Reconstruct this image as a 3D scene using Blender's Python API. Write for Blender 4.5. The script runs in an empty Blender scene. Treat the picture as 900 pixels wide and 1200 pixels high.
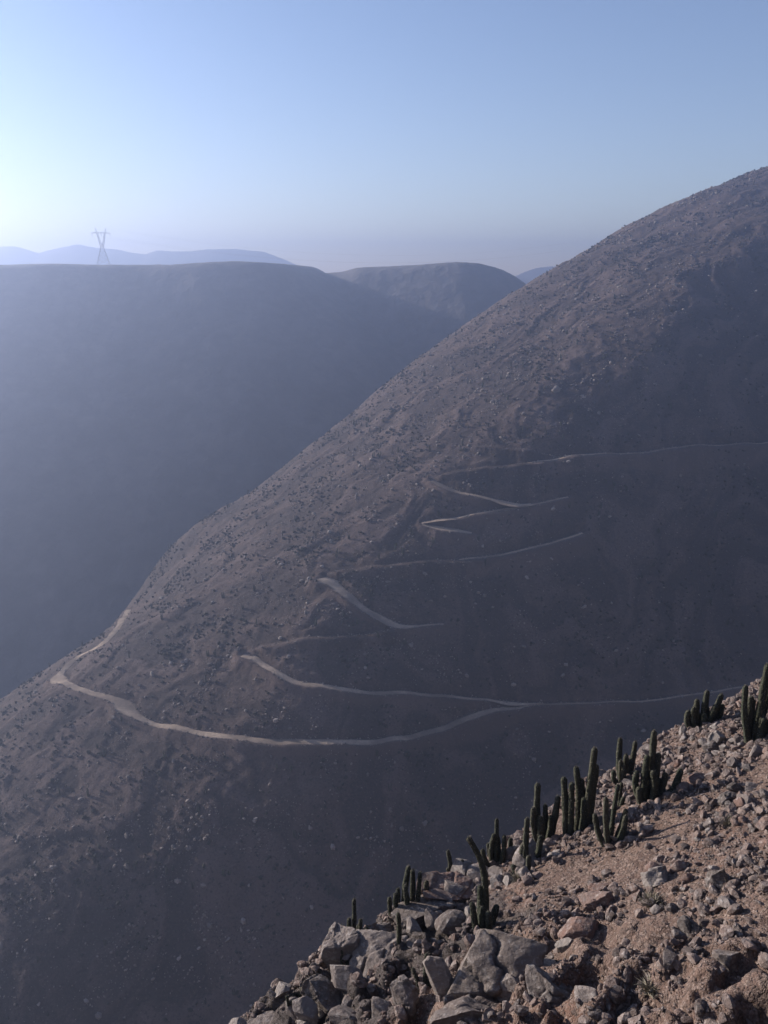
import bpy, bmesh, math, random
import numpy as np
from mathutils import Vector

# ------------------------------------------------------------------ constants (metres, camera stands at the origin)
BUMPS = [(365.91, 870.7, 2.22, 40.0), (255.11, 843.68, 0.17, 40.0), (208.39, 826.32, -1.55, 40.0), (154.38, 803.16, -1.23, 40.0), (82.53, 768.42, 0.58, 40.0), (36.71, 743.33, 3.76, 40.0), (0.0, 720.18, 1.97, 40.0), (-23.43, 706.67, -2.15, 40.0), (-49.59, 689.3, -0.97, 40.0), (-68.91, 675.79, 1.92, 40.0), (-100.94, 652.63, -2.42, 40.0), (-131.71, 631.4, 0.66, 40.0), (-149.25, 617.89, 7.32, 40.0), (-160.95, 610.18, 7.69, 40.0), (-177.52, 596.67, 0.35, 40.0), (-187.28, 588.95, -5.2, 40.0), (-196.15, 581.23, -8.51, 40.0), (-219.82, 563.86, -4.25, 40.0), (-231.64, 552.28, 1.0, 40.0), (-262.53, 527.19, 1.92, 40.0), (-167.53, 422.79, 4.98, 50.0), (-130.66, 391.82, -3.48, 50.0), (-69.58, 364.58, 0.44, 50.0), (-12.19, 361.5, 8.5, 50.0), (61.82, 398.05, -8.74, 50.0), (126.12, 407.26, 1.78, 50.0), (189.62, 419.8, -7.56, 50.0), (365.65, 870.7, 0.3, 40.0), (315.64, 862.98, -0.28, 40.0), (255.74, 845.61, 0.25, 40.0), (209.0, 828.25, -0.28, 40.0), (154.1, 801.23, -0.21, 40.0), (121.37, 783.86, 0.32, 40.0), (81.85, 762.63, -0.49, 40.0), (36.56, 741.4, 0.56, 40.0), (0.0, 725.96, 1.26, 40.0), (-23.56, 710.53, -1.68, 40.0), (-49.6, 689.3, -0.91, 40.0), (-68.72, 673.86, 2.53, 40.0), (-99.34, 642.98, -1.66, 40.0), (-130.01, 625.61, -2.82, 40.0), (-149.59, 621.75, 2.46, 40.0), (-162.5, 617.89, 4.7, 40.0), (-182.68, 614.04, 2.14, 40.0), (-195.02, 612.11, -2.41, 40.0), (-206.0, 608.25, -6.98, 40.0), (-201.06, 513.68, -0.67, 40.0), (-216.07, 513.68, -0.73, 40.0), (-260.61, 523.33, 0.22, 40.0), (-167.53, 422.79, 2.25, 50.0), (-130.66, 391.82, -1.76, 50.0), (-69.58, 364.58, -0.44, 50.0), (-12.19, 361.5, 3.21, 50.0), (61.82, 398.05, -3.7, 50.0), (126.12, 407.26, 2.3, 50.0), (189.62, 419.8, -2.87, 50.0), (154.11, 801.23, -0.2, 40.0), (121.37, 783.86, 0.32, 40.0), (81.85, 762.63, -0.21, 40.0), (36.55, 741.4, -0.29, 40.0), (0.0, 727.89, 1.31, 40.0), (-23.56, 710.53, -1.06, 40.0), (-49.46, 687.37, -1.19, 40.0), (-68.71, 673.86, 1.9, 40.0), (-129.95, 625.61, -3.08, 40.0), (-149.01, 619.82, 0.46, 40.0), (-162.42, 617.89, 2.75, 40.0), (-182.8, 614.04, 2.18, 40.0), (-195.32, 612.11, -0.57, 40.0), (-206.43, 608.25, -3.66, 40.0), (-198.16, 505.96, -0.24, 40.0), (-212.97, 505.96, -0.29, 40.0), (-260.69, 523.33, 0.21, 40.0), (-167.53, 422.79, 1.02, 50.0), (-130.66, 391.82, -0.84, 50.0), (-69.58, 364.58, -0.35, 50.0), (-12.19, 361.5, 1.32, 50.0), (61.82, 398.05, -1.69, 50.0), (126.12, 407.26, 1.48, 50.0), (189.62, 419.8, -1.24, 50.0), (154.11, 801.23, -0.17, 40.0), (121.37, 783.86, 0.19, 40.0), (36.55, 741.4, -0.57, 40.0), (0.0, 729.82, 1.11, 40.0), (-23.63, 712.46, -0.5, 40.0), (-49.32, 685.44, -1.19, 40.0), (-68.7, 673.86, 1.06, 40.0), (-100.26, 648.77, 0.95, 40.0), (-129.96, 625.61, -1.99, 40.0), (-148.98, 619.82, -0.33, 40.0), (-162.38, 617.89, 0.87, 40.0), (-182.79, 614.04, 1.0, 40.0), (-195.37, 612.11, 0.21, 40.0), (-177.7, 523.33, -2.34, 40.0), (-197.44, 504.04, 0.25, 40.0), (-211.38, 502.11, 1.0, 40.0), (-167.53, 422.79, 0.52, 50.0), (-130.66, 391.82, -0.45, 50.0), (-69.58, 364.58, -0.17, 50.0), (-12.19, 361.5, 0.57, 50.0), (61.82, 398.05, -0.8, 50.0), (126.12, 407.26, 0.82, 50.0), (189.62, 419.8, -0.58, 50.0)]
ROADS = {'A': [(211.5, 423.1, -213.1), (189.6, 419.7, -215.8), (140.2, 408.7, -217.2), (111.8, 403.5, -217.8), (84.5, 401.2, -217.1), (66.4, 399.1, -215.9), (54.9, 395.8, -215.7), (38.8, 386.4, -217.3), (21.0, 375.8, -217.3), (4.1, 367.3, -216.6), (-12.2, 362.1, -215.8), (-32.4, 360.0, -215.0), (-52.8, 361.2, -215.3), (-69.6, 364.5, -216.0), (-87.1, 370.1, -216.4), (-105.5, 377.7, -216.6), (-120.3, 385.5, -216.2), (-128.1, 390.7, -215.8), (-132.6, 395.8, -214.7), (-138.8, 402.0, -213.7), (-159.7, 413.5, -215.8), (-174.0, 424.5, -218.4), (-184.6, 438.5, -221.4), (-187.6, 449.1, -222.4), (-185.9, 457.0, -221.4), (-183.5, 467.6, -220.4), (-171.2, 463.1, -213.3), (-163.5, 468.7, -209.3), (-164.6, 493.9, -211.3), (-182.8, 569.7, -232.5)], 'B': [(84.5, 401.2, -217.1), (66.5, 400.1, -215.1), (53.0, 399.7, -211.9), (39.5, 397.3, -209.2), (12.9, 389.7, -204.3), (-12.7, 384.2, -200.4), (-33.9, 384.8, -198.3), (-46.9, 387.8, -197.6), (-53.9, 392.9, -195.9), (-61.1, 398.9, -194.1), (-68.2, 406.1, -192.3), (-73.7, 410.2, -191.8)], 'C': [(-73.7, 410.2, -191.8), (-62.5, 411.2, -188.4), (-49.0, 410.5, -185.7), (-31.1, 410.4, -183.7), (-13.4, 412.9, -182.9), (2.3, 417.1, -182.8)], 'D': [(33.2, 427.3, -182.8), (22.9, 424.1, -182.8), (13.6, 421.3, -182.6), (5.4, 419.5, -181.9), (-4.6, 424.4, -177.0), (-13.8, 428.5, -173.8), (-20.9, 435.4, -170.1), (-27.3, 442.6, -167.0), (-33.5, 451.2, -164.1)], 'E': [(-33.5, 451.2, -164.1), (-25.0, 453.7, -161.4), (-14.4, 453.2, -160.3), (4.8, 453.4, -159.3), (24.1, 456.0, -158.1), (43.6, 459.6, -156.4), (63.4, 463.2, -154.4), (83.5, 467.4, -151.7), (98.7, 470.6, -150.2), (117.2, 476.4, -147.3)], 'G': [(51.9, 473.0, -145.2), (34.8, 476.1, -143.0), (21.0, 479.6, -141.5)], 'G2': [(21.0, 479.6, -141.5), (30.1, 481.0, -139.8), (45.1, 482.0, -138.1), (62.9, 484.4, -135.6), (75.8, 487.2, -133.2), (96.4, 489.8, -131.8), (111.2, 493.6, -129.7)], 'H': [(88.6, 488.9, -132.1), (74.9, 488.2, -132.4), (61.0, 491.9, -129.7), (46.2, 496.8, -127.4), (36.2, 502.3, -125.5), (28.9, 510.6, -122.8)], 'I': [(28.9, 510.6, -122.8), (39.6, 515.2, -117.9), (57.7, 512.6, -115.7), (78.5, 511.7, -113.8), (94.4, 513.6, -111.6), (105.2, 515.2, -110.3), (126.6, 517.0, -110.2), (165.9, 525.3, -108.7), (213.4, 538.5, -106.4), (253.8, 550.1, -104.2)], 'J': [(121.1, 516.0, -110.6), (105.3, 516.3, -109.5), (90.2, 521.1, -106.2), (74.9, 526.3, -104.6), (59.5, 532.9, -104.2)]}
EDGE_U = [7.18, 8.93, 10.78, 12.2, 13.45, 14.7, 15.99, 18.0, 19.98, 22.54, 23.79, 26.1, 27.68, 29.58, 31.58]
EDGE_V = [14.93, 15.43, 15.37, 15.68, 15.66, 14.82, 14.7, 14.45, 14.35, 14.53, 14.04, 13.48, 12.76, 12.16, 11.25]
CACTI = [
 (11.31, 23.42, 0.118, [[(-0.05, -0.06, 0.06), (-0.32, -0.18, 0.53), (-0.42, -0.18, 1.06), (-0.47, -0.18, 1.83)], [(0.0, -0.04, 0.06), (0.11, -0.12, 0.83), (0.13, -0.12, 2.51)], [(0.03, 0.05, 0.06), (0.26, 0.13, 0.68), (0.42, 0.13, 1.42), (0.45, 0.13, 2.51)], [(-0.03, 0.01, 0.06), (-0.11, 0.04, 0.53), (-0.16, 0.04, 1.36)], [(0.08, -0.06, 0.06), (0.42, -0.18, 0.59), (0.58, -0.18, 1.06), (0.63, -0.18, 2.01)], [(-0.05, -0.01, 0.0), (-0.21, -0.03, 0.3), (-0.26, -0.03, 0.77)]], 'tall many stemmed cactus at the right edge, topmost on the stony slope'),
 (11.01, 26.43, 0.109, [[(0.0, -0.0, 0.0), (-0.01, -0.01, 0.64), (0.0, -0.01, 1.29)], [(-0.06, 0.04, 0.0), (-0.21, 0.1, 0.4), (-0.24, 0.1, 0.92)], [(0.06, -0.06, 0.0), (0.18, -0.17, 0.4), (0.21, -0.17, 0.86)], [(-0.09, -0.02, 0.0), (-0.35, -0.05, 0.33), (-0.38, -0.05, 0.73)], [(0.09, 0.0, 0.0), (0.38, 0.01, 0.4), (0.44, 0.01, 1.22)], [(0.03, -0.01, 0.0), (0.56, -0.03, 0.26), (0.59, -0.03, 0.79)], [(-0.12, 0.01, 0.0), (-0.56, 0.04, 0.13), (-0.59, 0.04, 0.56)]], 'low bushy cactus clump on the ridge left of the topmost cactus'),
 (7.72, 21.61, 0.115, [[(-0.05, 0.04, 0.03), (-0.05, 0.1, 1.1), (-0.07, 0.1, 2.17)], [(-0.12, -0.03, 0.03), (-0.27, -0.09, 0.48), (-0.27, -0.09, 1.4)], [(0.05, 0.02, 0.03), (0.15, 0.07, 0.63), (0.15, 0.07, 1.4)], [(-0.17, 0.03, 0.03), (-0.42, 0.09, 0.4), (-0.47, 0.09, 0.86)], [(0.12, -0.03, 0.03), (0.37, -0.09, 0.17), (0.65, -0.09, 0.4), (0.74, -0.09, 1.0)], [(0.0, -0.08, 0.03), (0.03, -0.22, 0.54), (0.02, -0.22, 1.05)], [(-0.1, -0.03, 0.03), (-0.35, -0.09, 0.11), (-0.45, -0.09, 0.4)], [(0.1, -0.03, 0.03), (0.3, -0.08, 0.34), (0.32, -0.08, 0.86)]], 'broad cactus with one tall stem and a curved arm reaching right'),
 (7.83, 24.5, 0.103, [[(-0.03, 0.06, 0.03), (-0.17, 0.17, 0.48), (-0.2, 0.17, 1.36)], [(0.03, 0.01, 0.03), (0.03, 0.04, 0.46), (0.03, 0.04, 0.89)], [(0.08, 0.04, 0.03), (0.28, 0.12, 0.38), (0.36, 0.12, 1.24)], [(-0.08, -0.07, 0.0), (-0.33, -0.21, 0.1), (-0.45, -0.21, 0.41)], [(0.11, 0.03, 0.03), (0.14, 0.09, 0.33), (0.17, 0.09, 0.63)]], 'three stemmed cactus just behind the broad cactus'),
 (5.76, 21.68, 0.121, [[(-0.28, -0.06, 0.03), (-0.35, -0.18, 0.64), (-0.35, -0.18, 1.63)], [(-0.08, 0.02, 0.0), (-0.06, 0.07, 1.01), (-0.08, 0.07, 2.01)], [(0.1, -0.05, 0.0), (0.18, -0.13, 0.93), (0.18, -0.13, 2.77)], [(0.23, 0.02, 0.03), (0.33, 0.06, 0.93), (0.33, 0.06, 2.13)], [(-0.38, -0.03, 0.06), (-0.45, -0.09, 0.64), (-0.48, -0.09, 1.69)], [(0.03, 0.04, 0.0), (0.03, 0.11, 0.79), (0.03, 0.11, 1.57)]], 'upright cluster of thick columns standing close together, with a tall thin tip'),
 (6.15, 19.92, 0.078, [[(-0.02, -0.04, 0.03), (-0.21, -0.12, 0.6), (-0.26, -0.12, 1.41)], [(0.02, 0.05, 0.03), (0.09, 0.15, 0.68), (0.09, 0.15, 1.57)], [(0.07, 0.02, 0.03), (0.28, 0.07, 0.38), (0.35, 0.07, 0.95)]], 'small three armed cactus shaped like a trident in front of the cluster of thick columns'),
 (7.04, 22.18, 0.07, [[(0.0, 0.03, 0.0), (0.01, 0.08, 0.34), (0.0, 0.08, 0.67)], [(0.03, -0.01, 0.0), (0.07, -0.03, 0.15), (0.1, -0.03, 0.29)]], 'short stubby cactus stem between the trident cactus and the broad cactus'),
 (4.87, 22.19, 0.102, [[(-0.08, 0.06, 0.03), (-0.26, 0.17, 0.72), (-0.36, 0.17, 1.77)], [(-0.13, -0.06, 0.03), (-0.41, -0.17, 0.57), (-0.49, -0.17, 1.26)], [(0.0, 0.05, 0.03), (-0.0, 0.15, 0.55), (0.0, 0.15, 1.08)], [(0.08, -0.0, 0.03), (0.26, -0.01, 0.72), (0.31, -0.01, 1.47)], [(0.03, -0.05, 0.03), (0.15, -0.16, 0.51), (0.15, -0.16, 0.87)]], 'spreading cactus clump left of the thick column cluster'),
 (4.06, 20.6, 0.085, [[(-0.05, 0.03, 0.03), (-0.05, 0.09, 0.74), (-0.05, 0.09, 1.45)], [(0.02, 0.06, 0.0), (0.24, 0.16, 0.17), (0.34, 0.16, 0.4), (0.36, 0.16, 0.8)], [(-0.1, -0.03, 0.0), (-0.29, -0.1, -0.17), (-0.36, -0.1, 0.06)]], 'cactus with one straight stem and a right arm bent like a hook'),
 (3.35, 21.62, 0.079, [[(-0.03, 0.01, 0.03), (-0.04, 0.03, 0.73), (-0.05, 0.03, 1.43)], [(-0.1, 0.02, 0.03), (-0.2, 0.05, 0.45), (-0.23, 0.05, 0.98)], [(0.08, -0.05, 0.03), (0.2, -0.13, 0.45), (0.2, -0.13, 0.98)], [(-0.15, -0.05, 0.0), (-0.38, -0.14, 0.21), (-0.41, -0.14, 0.51)], [(0.15, 0.04, 0.0), (0.41, 0.11, 0.24), (0.43, 0.11, 0.71)], [(0.03, 0.04, 0.0), (0.05, 0.11, 0.37), (0.08, 0.11, 0.74)]], 'thin stemmed cactus clump on the edge behind the leaning cactus'),
 (2.52, 17.9, 0.098, [[(0.02, 0.06, 0.03), (0.04, 0.19, 0.98), (-0.02, 0.19, 1.81), (-0.19, 0.19, 2.33), (-0.37, 0.19, 2.8)], [(-0.04, -0.05, 0.03), (-0.22, -0.13, 0.41), (-0.28, -0.13, 0.73), (-0.3, -0.13, 1.17)], [(0.06, 0.05, 0.0), (0.19, 0.15, 0.21), (0.26, 0.15, 0.47), (0.26, 0.15, 0.78)], [(-0.02, -0.05, 0.0), (-0.11, -0.15, 0.47), (-0.13, -0.15, 0.98)]], 'cactus with a tall kinked stem leaning left above two short arms'),
 (2.01, 21.56, 0.074, [[(0.0, 0.07, 0.03), (-0.01, 0.2, 0.45), (-0.03, 0.2, 0.87)], [(0.08, 0.02, 0.0), (0.28, 0.05, 0.18), (0.31, 0.05, 0.63)], [(-0.05, 0.07, 0.0), (-0.09, 0.21, 0.14), (-0.15, 0.21, 0.27)]], 'small cactus just over the edge left of the leaning cactus'),
 (0.67, 20.09, 0.07, [[(-0.05, 0.04, 0.03), (-0.1, 0.13, 0.66), (-0.12, 0.13, 1.3)], [(0.05, -0.02, 0.03), (0.07, -0.06, 0.69), (0.12, -0.06, 1.36)], [(0.12, -0.05, 0.03), (0.26, -0.13, 0.46), (0.26, -0.13, 1.33)], [(-0.14, -0.04, 0.03), (-0.29, -0.13, 0.4), (-0.31, -0.13, 0.84)], [(0.19, 0.06, 0.03), (0.39, 0.16, 0.4), (0.41, 0.16, 0.92)], [(0.0, -0.06, 0.03), (-0.01, -0.16, 0.53), (0.0, -0.16, 1.04)], [(-0.19, -0.0, 0.0), (-0.41, -0.0, 0.17), (-0.41, -0.0, 0.61)]], 'dark cactus clump behind the layered slabs at the cliff edge'),
 (-0.98, 19.77, 0.068, [[(0.05, 0.05, 0.03), (0.11, 0.15, 0.68), (0.14, 0.15, 1.33)], [(-0.02, 0.03, 0.03), (-0.03, 0.09, 0.45), (-0.02, 0.09, 0.87)], [(-0.1, 0.01, 0.03), (-0.13, 0.02, 0.36), (-0.17, 0.02, 0.7)], [(0.1, -0.07, 0.03), (0.38, -0.2, 0.35), (0.43, -0.2, 0.87)], [(-0.14, 0.03, 0.03), (-0.41, 0.08, 0.23), (-0.45, 0.08, 0.58)], [(0.07, -0.02, 0.03), (0.24, -0.06, 0.46), (0.26, -0.06, 0.99)]], 'dark cactus clump low behind the outcrop, farthest left of the large clumps'),
 (0.38, 18.22, 0.072, [[(0.0, 0.01, 0.03), (0.0, 0.04, 0.43), (0.0, 0.04, 0.83)]], 'single short cactus stub among the grey outcrop boulders'),
 (0.97, 16.42, 0.054, [[(0.0, 0.03, 0.02), (0.0, 0.07, 0.51), (0.0, 0.07, 0.99)], [(0.02, 0.01, 0.0), (0.05, 0.02, 0.15), (0.1, 0.02, 0.3)]], 'single thin cactus stem in the shaded gap beside the big split boulder'),
 (-1.08, 18.41, 0.05, [[(0.0, -0.0, 0.03), (-0.02, -0.0, 0.23), (-0.02, -0.0, 0.44)], [(0.02, -0.0, 0.0), (0.09, -0.01, 0.1), (0.16, -0.01, 0.19)], [(0.05, 0.04, 0.0), (0.11, 0.12, 0.06), (0.18, 0.12, 0.11)]], 'tiny cactus sprout on the outer outcrop boulders'),
 (-2.15, 18.13, 0.058, [[(0.0, -0.07, 0.06), (0.0, -0.21, 0.25), (0.0, -0.21, 0.44)], [(-0.04, -0.05, 0.06), (-0.09, -0.13, 0.14), (-0.16, -0.13, 0.22)], [(0.04, -0.02, 0.03), (0.1, -0.05, 0.18), (0.16, -0.05, 0.33)], [(0.02, 0.06, 0.06), (0.03, 0.18, 0.21), (0.04, 0.18, 0.36)]], 'small dark cactus tuft over the lower edge of the outcrop'),
 (-2.35, 16.84, 0.047, [[(0.0, -0.02, 0.0), (-0.0, -0.07, 0.2), (0.0, -0.07, 0.39)], [(0.02, -0.0, 0.0), (0.05, -0.01, 0.13), (0.11, -0.01, 0.26)]], 'very small cactus sprout at the bottom left end of the outcrop'),
]
BOULDERS = [
 (2.37, 15.05, 1.85, 1.33, 'large pale grey boulder with a vertical left face, topped by the leaning cactus'),
 (1.89, 13.75, 1.58, 0.96, 'large grey boulder below the one carrying the leaning cactus, at the bottom edge'),
 (3.28, 15.23, 0.82, 0.67, 'flat grey slab lying right of the largest boulder'),
 (2.95, 14.58, 0.93, 0.72, 'tilted grey slab at the lower right corner of the largest boulder'),
 (-0.22, 17.84, 1.26, 0.74, 'long grey slab leaning on the outcrop below the short cactus stub'),
 (-1.05, 18.64, 1.0, 0.96, 'whitish outcrop boulder at the outer edge with a tiny cactus sprout'),
 (-0.45, 19.5, 0.71, 0.66, 'rounded grey boulder on top of the left outcrop'),
 (0.07, 19.61, 0.59, 0.52, 'smaller rounded boulder capping the outcrop beside the short cactus stub'),
 (1.11, 19.61, 1.27, 0.47, 'thin layered slab at the cliff edge in front of the dark cactus clump'),
 (1.79, 20.27, 1.21, 0.72, 'flat pinkish slab at the edge left of the leaning cactus'),
 (-1.51, 16.89, 0.92, 0.84, 'dark boulder at the lower left end of the outcrop'),
 (-0.95, 16.34, 0.61, 0.57, 'blocky boulder second from the lower left end of the outcrop'),
 (-0.08, 15.34, 0.73, 0.84, 'upright squarish boulder at the bottom edge with a shaded right side'),
 (0.49, 15.23, 0.53, 0.57, 'small wedge boulder right of the upright squarish boulder'),
 (1.32, 15.25, 0.38, 1.13, 'narrow upright slab beside the shaded gap in the outcrop'),
 (4.44, 16.03, 0.85, 0.62, 'pinkish boulder in the middle of the rubble slope casting a dark shadow'),
 (6.42, 16.85, 0.66, 0.48, 'pale boulder with a flat top among the darker stones'),
 (7.35, 15.69, 0.52, 0.63, 'dark upright boulder near the right border'),
 (6.29, 14.37, 0.52, 0.59, 'dark pointed boulder standing alone on the lower right rubble'),
 (6.46, 13.05, 0.45, 0.35, 'flat grey stone at the lower right with a shadow to its right'),
 (9.14, 19.81, 0.59, 0.34, 'dark lone stone on the bare reddish soil patch'),
 (3.43, 13.71, 0.71, 0.58, 'dark layered boulder at the foot of the slabs near the bottom edge'),
 (3.88, 13.11, 0.33, 0.36, 'whitish block near the bottom edge between slabs and gravel'),
 (5.08, 16.9, 0.69, 0.52, 'brown boulder above the pinkish one'),
 (5.48, 13.31, 0.26, 0.39, 'thin upright stone in the lower right gravel'),
 (4.02, 15.55, 0.34, 0.3, 'light grey stone just below the pinkish boulder'),
 (10.61, 24.21, 0.6, 0.44, 'light angular block left of the topmost cactus foot'),
 (5.21, 17.57, 0.54, 0.38, 'flat topped brown stone above the brown boulder'),
]
BRUSH = [(6.1, 16.2, .42, 'grey dry shrub in the middle of the rubble near the brown boulder'),
 (3.75, 19.9, .38, 'dark dry shrub at the foot of the hooked cactus'),
 (8.6, 18.4, .3, 'small dry shrub on the gravel right of the trident cactus'),
 (5.1, 13.2, .35, 'straw coloured tuft on the gravel at the bottom edge')]
HILL_BOULDERS = [(114.2, 566.1, 6.0, 'big pale boulder alone on the upper hillside left of the dark face')]
SCARPS = [(259., 658.9, 26., 2.6), (297.2, 712.5, 20., 2.4), (217.9, 642.3, 18., 1.4)]
SKY_S, SKY_AIR, SKY_DUST, SKY_OZ, SKY_TINT = .078, 1.0, .2, 2.0, (1.13, .99, 1.05, 1)
SUN_S, EXPO = 5.0, 1.0
HAZE_D, HAZE_G, HAZE_COL, VB = .00054, .70, (.57, .68, 1., 1.), 0

SUN_ELEV, SUN_LEFT = 16.0, 63.0
rng = np.random.default_rng(11)
random.seed(5)
scene = bpy.context.scene
COL = scene.collection

# ------------------------------------------------------------------ noise
def _hash(ix, iy, seed):
    h = (ix.astype(np.int64) * 374761393 + iy.astype(np.int64) * 668265263 + seed * 974634777) & 0xffffffff
    h = ((h ^ (h >> 13)) * 1274126177) & 0xffffffff
    return ((h ^ (h >> 16)) & 0xffff) / 65535.0 * 2 * np.pi
def gnoise(x, y, seed=0):
    x = np.asarray(x, float); y = np.asarray(y, float)
    x0 = np.floor(x); y0 = np.floor(y); fx = x - x0; fy = y - y0
    u = fx * fx * fx * (fx * (fx * 6 - 15) + 10); v = fy * fy * fy * (fy * (fy * 6 - 15) + 10)
    def g(dx, dy):
        a = _hash(x0 + dx, y0 + dy, seed)
        return np.cos(a) * (fx - dx) + np.sin(a) * (fy - dy)
    a = g(0, 0) + (g(1, 0) - g(0, 0)) * u
    b = g(0, 1) + (g(1, 1) - g(0, 1)) * u
    return (a + (b - a) * v) * 1.5
def fbm(x, y, seed=0, oct=4, gain=.5):
    s = 0; a = 1
    for i in range(oct):
        s = s + a * gnoise(x * 2 ** i + 17.3 * i, y * 2 ** i - 9.1 * i, seed + i); a *= gain
    return s
def ridged(x, y, seed=0, oct=3):
    s = 0; a = 1
    for i in range(oct):
        s = s + a * (1 - 2 * np.abs(gnoise(x * 2 ** i + 7 * i, y * 2 ** i + 3 * i, seed + i))); a *= .5
    return s
def sstep(a, b, x):
    t = np.clip((x - a) / (b - a), 0, 1); return t * t * (3 - 2 * t)

# ------------------------------------------------------------------ object helpers
def mesh_obj(name, verts, faces, mat, parent=None, smooth=True):
    me = bpy.data.meshes.new(name)
    verts = np.asarray(verts, np.float32)
    if isinstance(faces, np.ndarray):
        n = faces.shape[1]
        me.vertices.add(len(verts)); me.vertices.foreach_set('co', verts.ravel())
        me.loops.add(faces.size); me.loops.foreach_set('vertex_index', faces.astype(np.int32).ravel())
        me.polygons.add(len(faces))
        me.polygons.foreach_set('loop_start', np.arange(0, faces.size, n, dtype=np.int32))
        me.update(calc_edges=True)
    else:
        me.from_pydata([tuple(v) for v in verts], [], faces)
    me.polygons.foreach_set('use_smooth', np.full(len(me.polygons), smooth))
    if mat: me.materials.append(mat)
    me.validate(); me.update()
    o = bpy.data.objects.new(name, me); COL.objects.link(o)
    if parent: o.parent = parent
    return o
def grid_faces(nx, ny):
    i = np.arange(nx * ny).reshape(ny, nx)
    return np.stack([i[:-1, :-1], i[:-1, 1:], i[1:, 1:], i[1:, :-1]], -1).reshape(-1, 4)
def heightfield(name, xs, ys, fn, mat):
    X, Y = np.meshgrid(xs, ys)
    Z = fn(X, Y)
    o = mesh_obj(name, np.stack([X, Y, Z], -1).reshape(-1, 3), grid_faces(len(xs), len(ys)), mat)
    return o, X, Y, Z
def empty(name, loc, rz=0.):
    o = bpy.data.objects.new(name, None); COL.objects.link(o); o.empty_display_size = .3
    o.location = loc; o.rotation_euler = (0, 0, rz); return o
def tag(o, label=None, cat=None, group=None, kind=None):
    if label: o['label'] = label
    if cat: o['category'] = cat
    if group: o['group'] = group
    if kind: o['kind'] = kind
    return o

# ------------------------------------------------------------------ material helpers
class NT:
    def __init__(s, name):
        s.m = bpy.data.materials.new(name); s.m.use_nodes = True
        s.t = s.m.node_tree; s.t.nodes.clear()
        s.out = s.n('ShaderNodeOutputMaterial'); s.b = s.n('ShaderNodeBsdfPrincipled')
        s.l(s.b.outputs[0], s.out.inputs['Surface'])
        s.b.inputs['Roughness'].default_value = .95
        s.b.inputs['Specular IOR Level'].default_value = .15
        s.pos = s.n('ShaderNodeNewGeometry').outputs['Position']
    def n(s, t, **k):
        x = s.t.nodes.new(t)
        for a, v in k.items(): setattr(x, a, v)
        return x
    def l(s, a, b): s.t.links.new(a, b)
    def noise(s, scale, detail=4, rough=.55, vec=None, out='Fac'):
        x = s.n('ShaderNodeTexNoise'); x.inputs['Scale'].default_value = scale
        x.inputs['Detail'].default_value = detail; x.inputs['Roughness'].default_value = rough
        s.l(vec or s.pos, x.inputs['Vector']); return x.outputs[out]
    def voro(s, scale, vec=None, out='Color', feature='F1'):
        x = s.n('ShaderNodeTexVoronoi', feature=feature); x.inputs['Scale'].default_value = scale
        s.l(vec or s.pos, x.inputs['Vector']); return x.outputs[out]
    def ramp(s, fac, stops):
        x = s.n('ShaderNodeValToRGB'); e = x.color_ramp.elements
        while len(e) < len(stops): e.new(.5)
        for k, (p, c) in enumerate(stops):
            e[k].position = p; e[k].color = (*c, 1) if len(c) == 3 else c
        s.l(fac, x.inputs[0]); return x.outputs[0]
    def mix(s, fac, a, b, mode='MIX'):
        x = s.n('ShaderNodeMix', data_type='RGBA', blend_type=mode)
        for v, i in ((fac, 0), (a, 6), (b, 7)):
            if isinstance(v, (int, float)): x.inputs[i].default_value = v
            elif isinstance(v, tuple): x.inputs[i].default_value = (*v, 1)
            else: s.l(v, x.inputs[i])
        return x.outputs[2]
    def math(s, op, a, b=0.):
        x = s.n('ShaderNodeMath', operation=op)
        for v, i in ((a, 0), (b, 1)):
            if isinstance(v, (int, float)): x.inputs[i].default_value = v
            else: s.l(v, x.inputs[i])
        return x.outputs[0]
    def scaled(s, sx, sy, sz, rot=(0, 0, 0)):
        x = s.n('ShaderNodeMapping'); x.inputs['Scale'].default_value = (sx, sy, sz)
        x.inputs['Rotation'].default_value = rot
        s.l(s.pos, x.inputs['Vector']); return x.outputs[0]
    def bump(s, h, dist, strength=1., prev=None):
        x = s.n('ShaderNodeBump'); x.inputs['Distance'].default_value = dist; x.inputs['Strength'].default_value = strength
        s.l(h, x.inputs['Height'])
        if prev: s.l(prev, x.inputs['Normal'])
        return x.outputs[0]
    def done(s, col, normal=None):
        if isinstance(col, tuple): s.b.inputs['Base Color'].default_value = (*col, 1)
        else: s.l(col, s.b.inputs['Base Color'])
        if normal: s.l(normal, s.b.inputs['Normal'])
        return s.m

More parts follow.
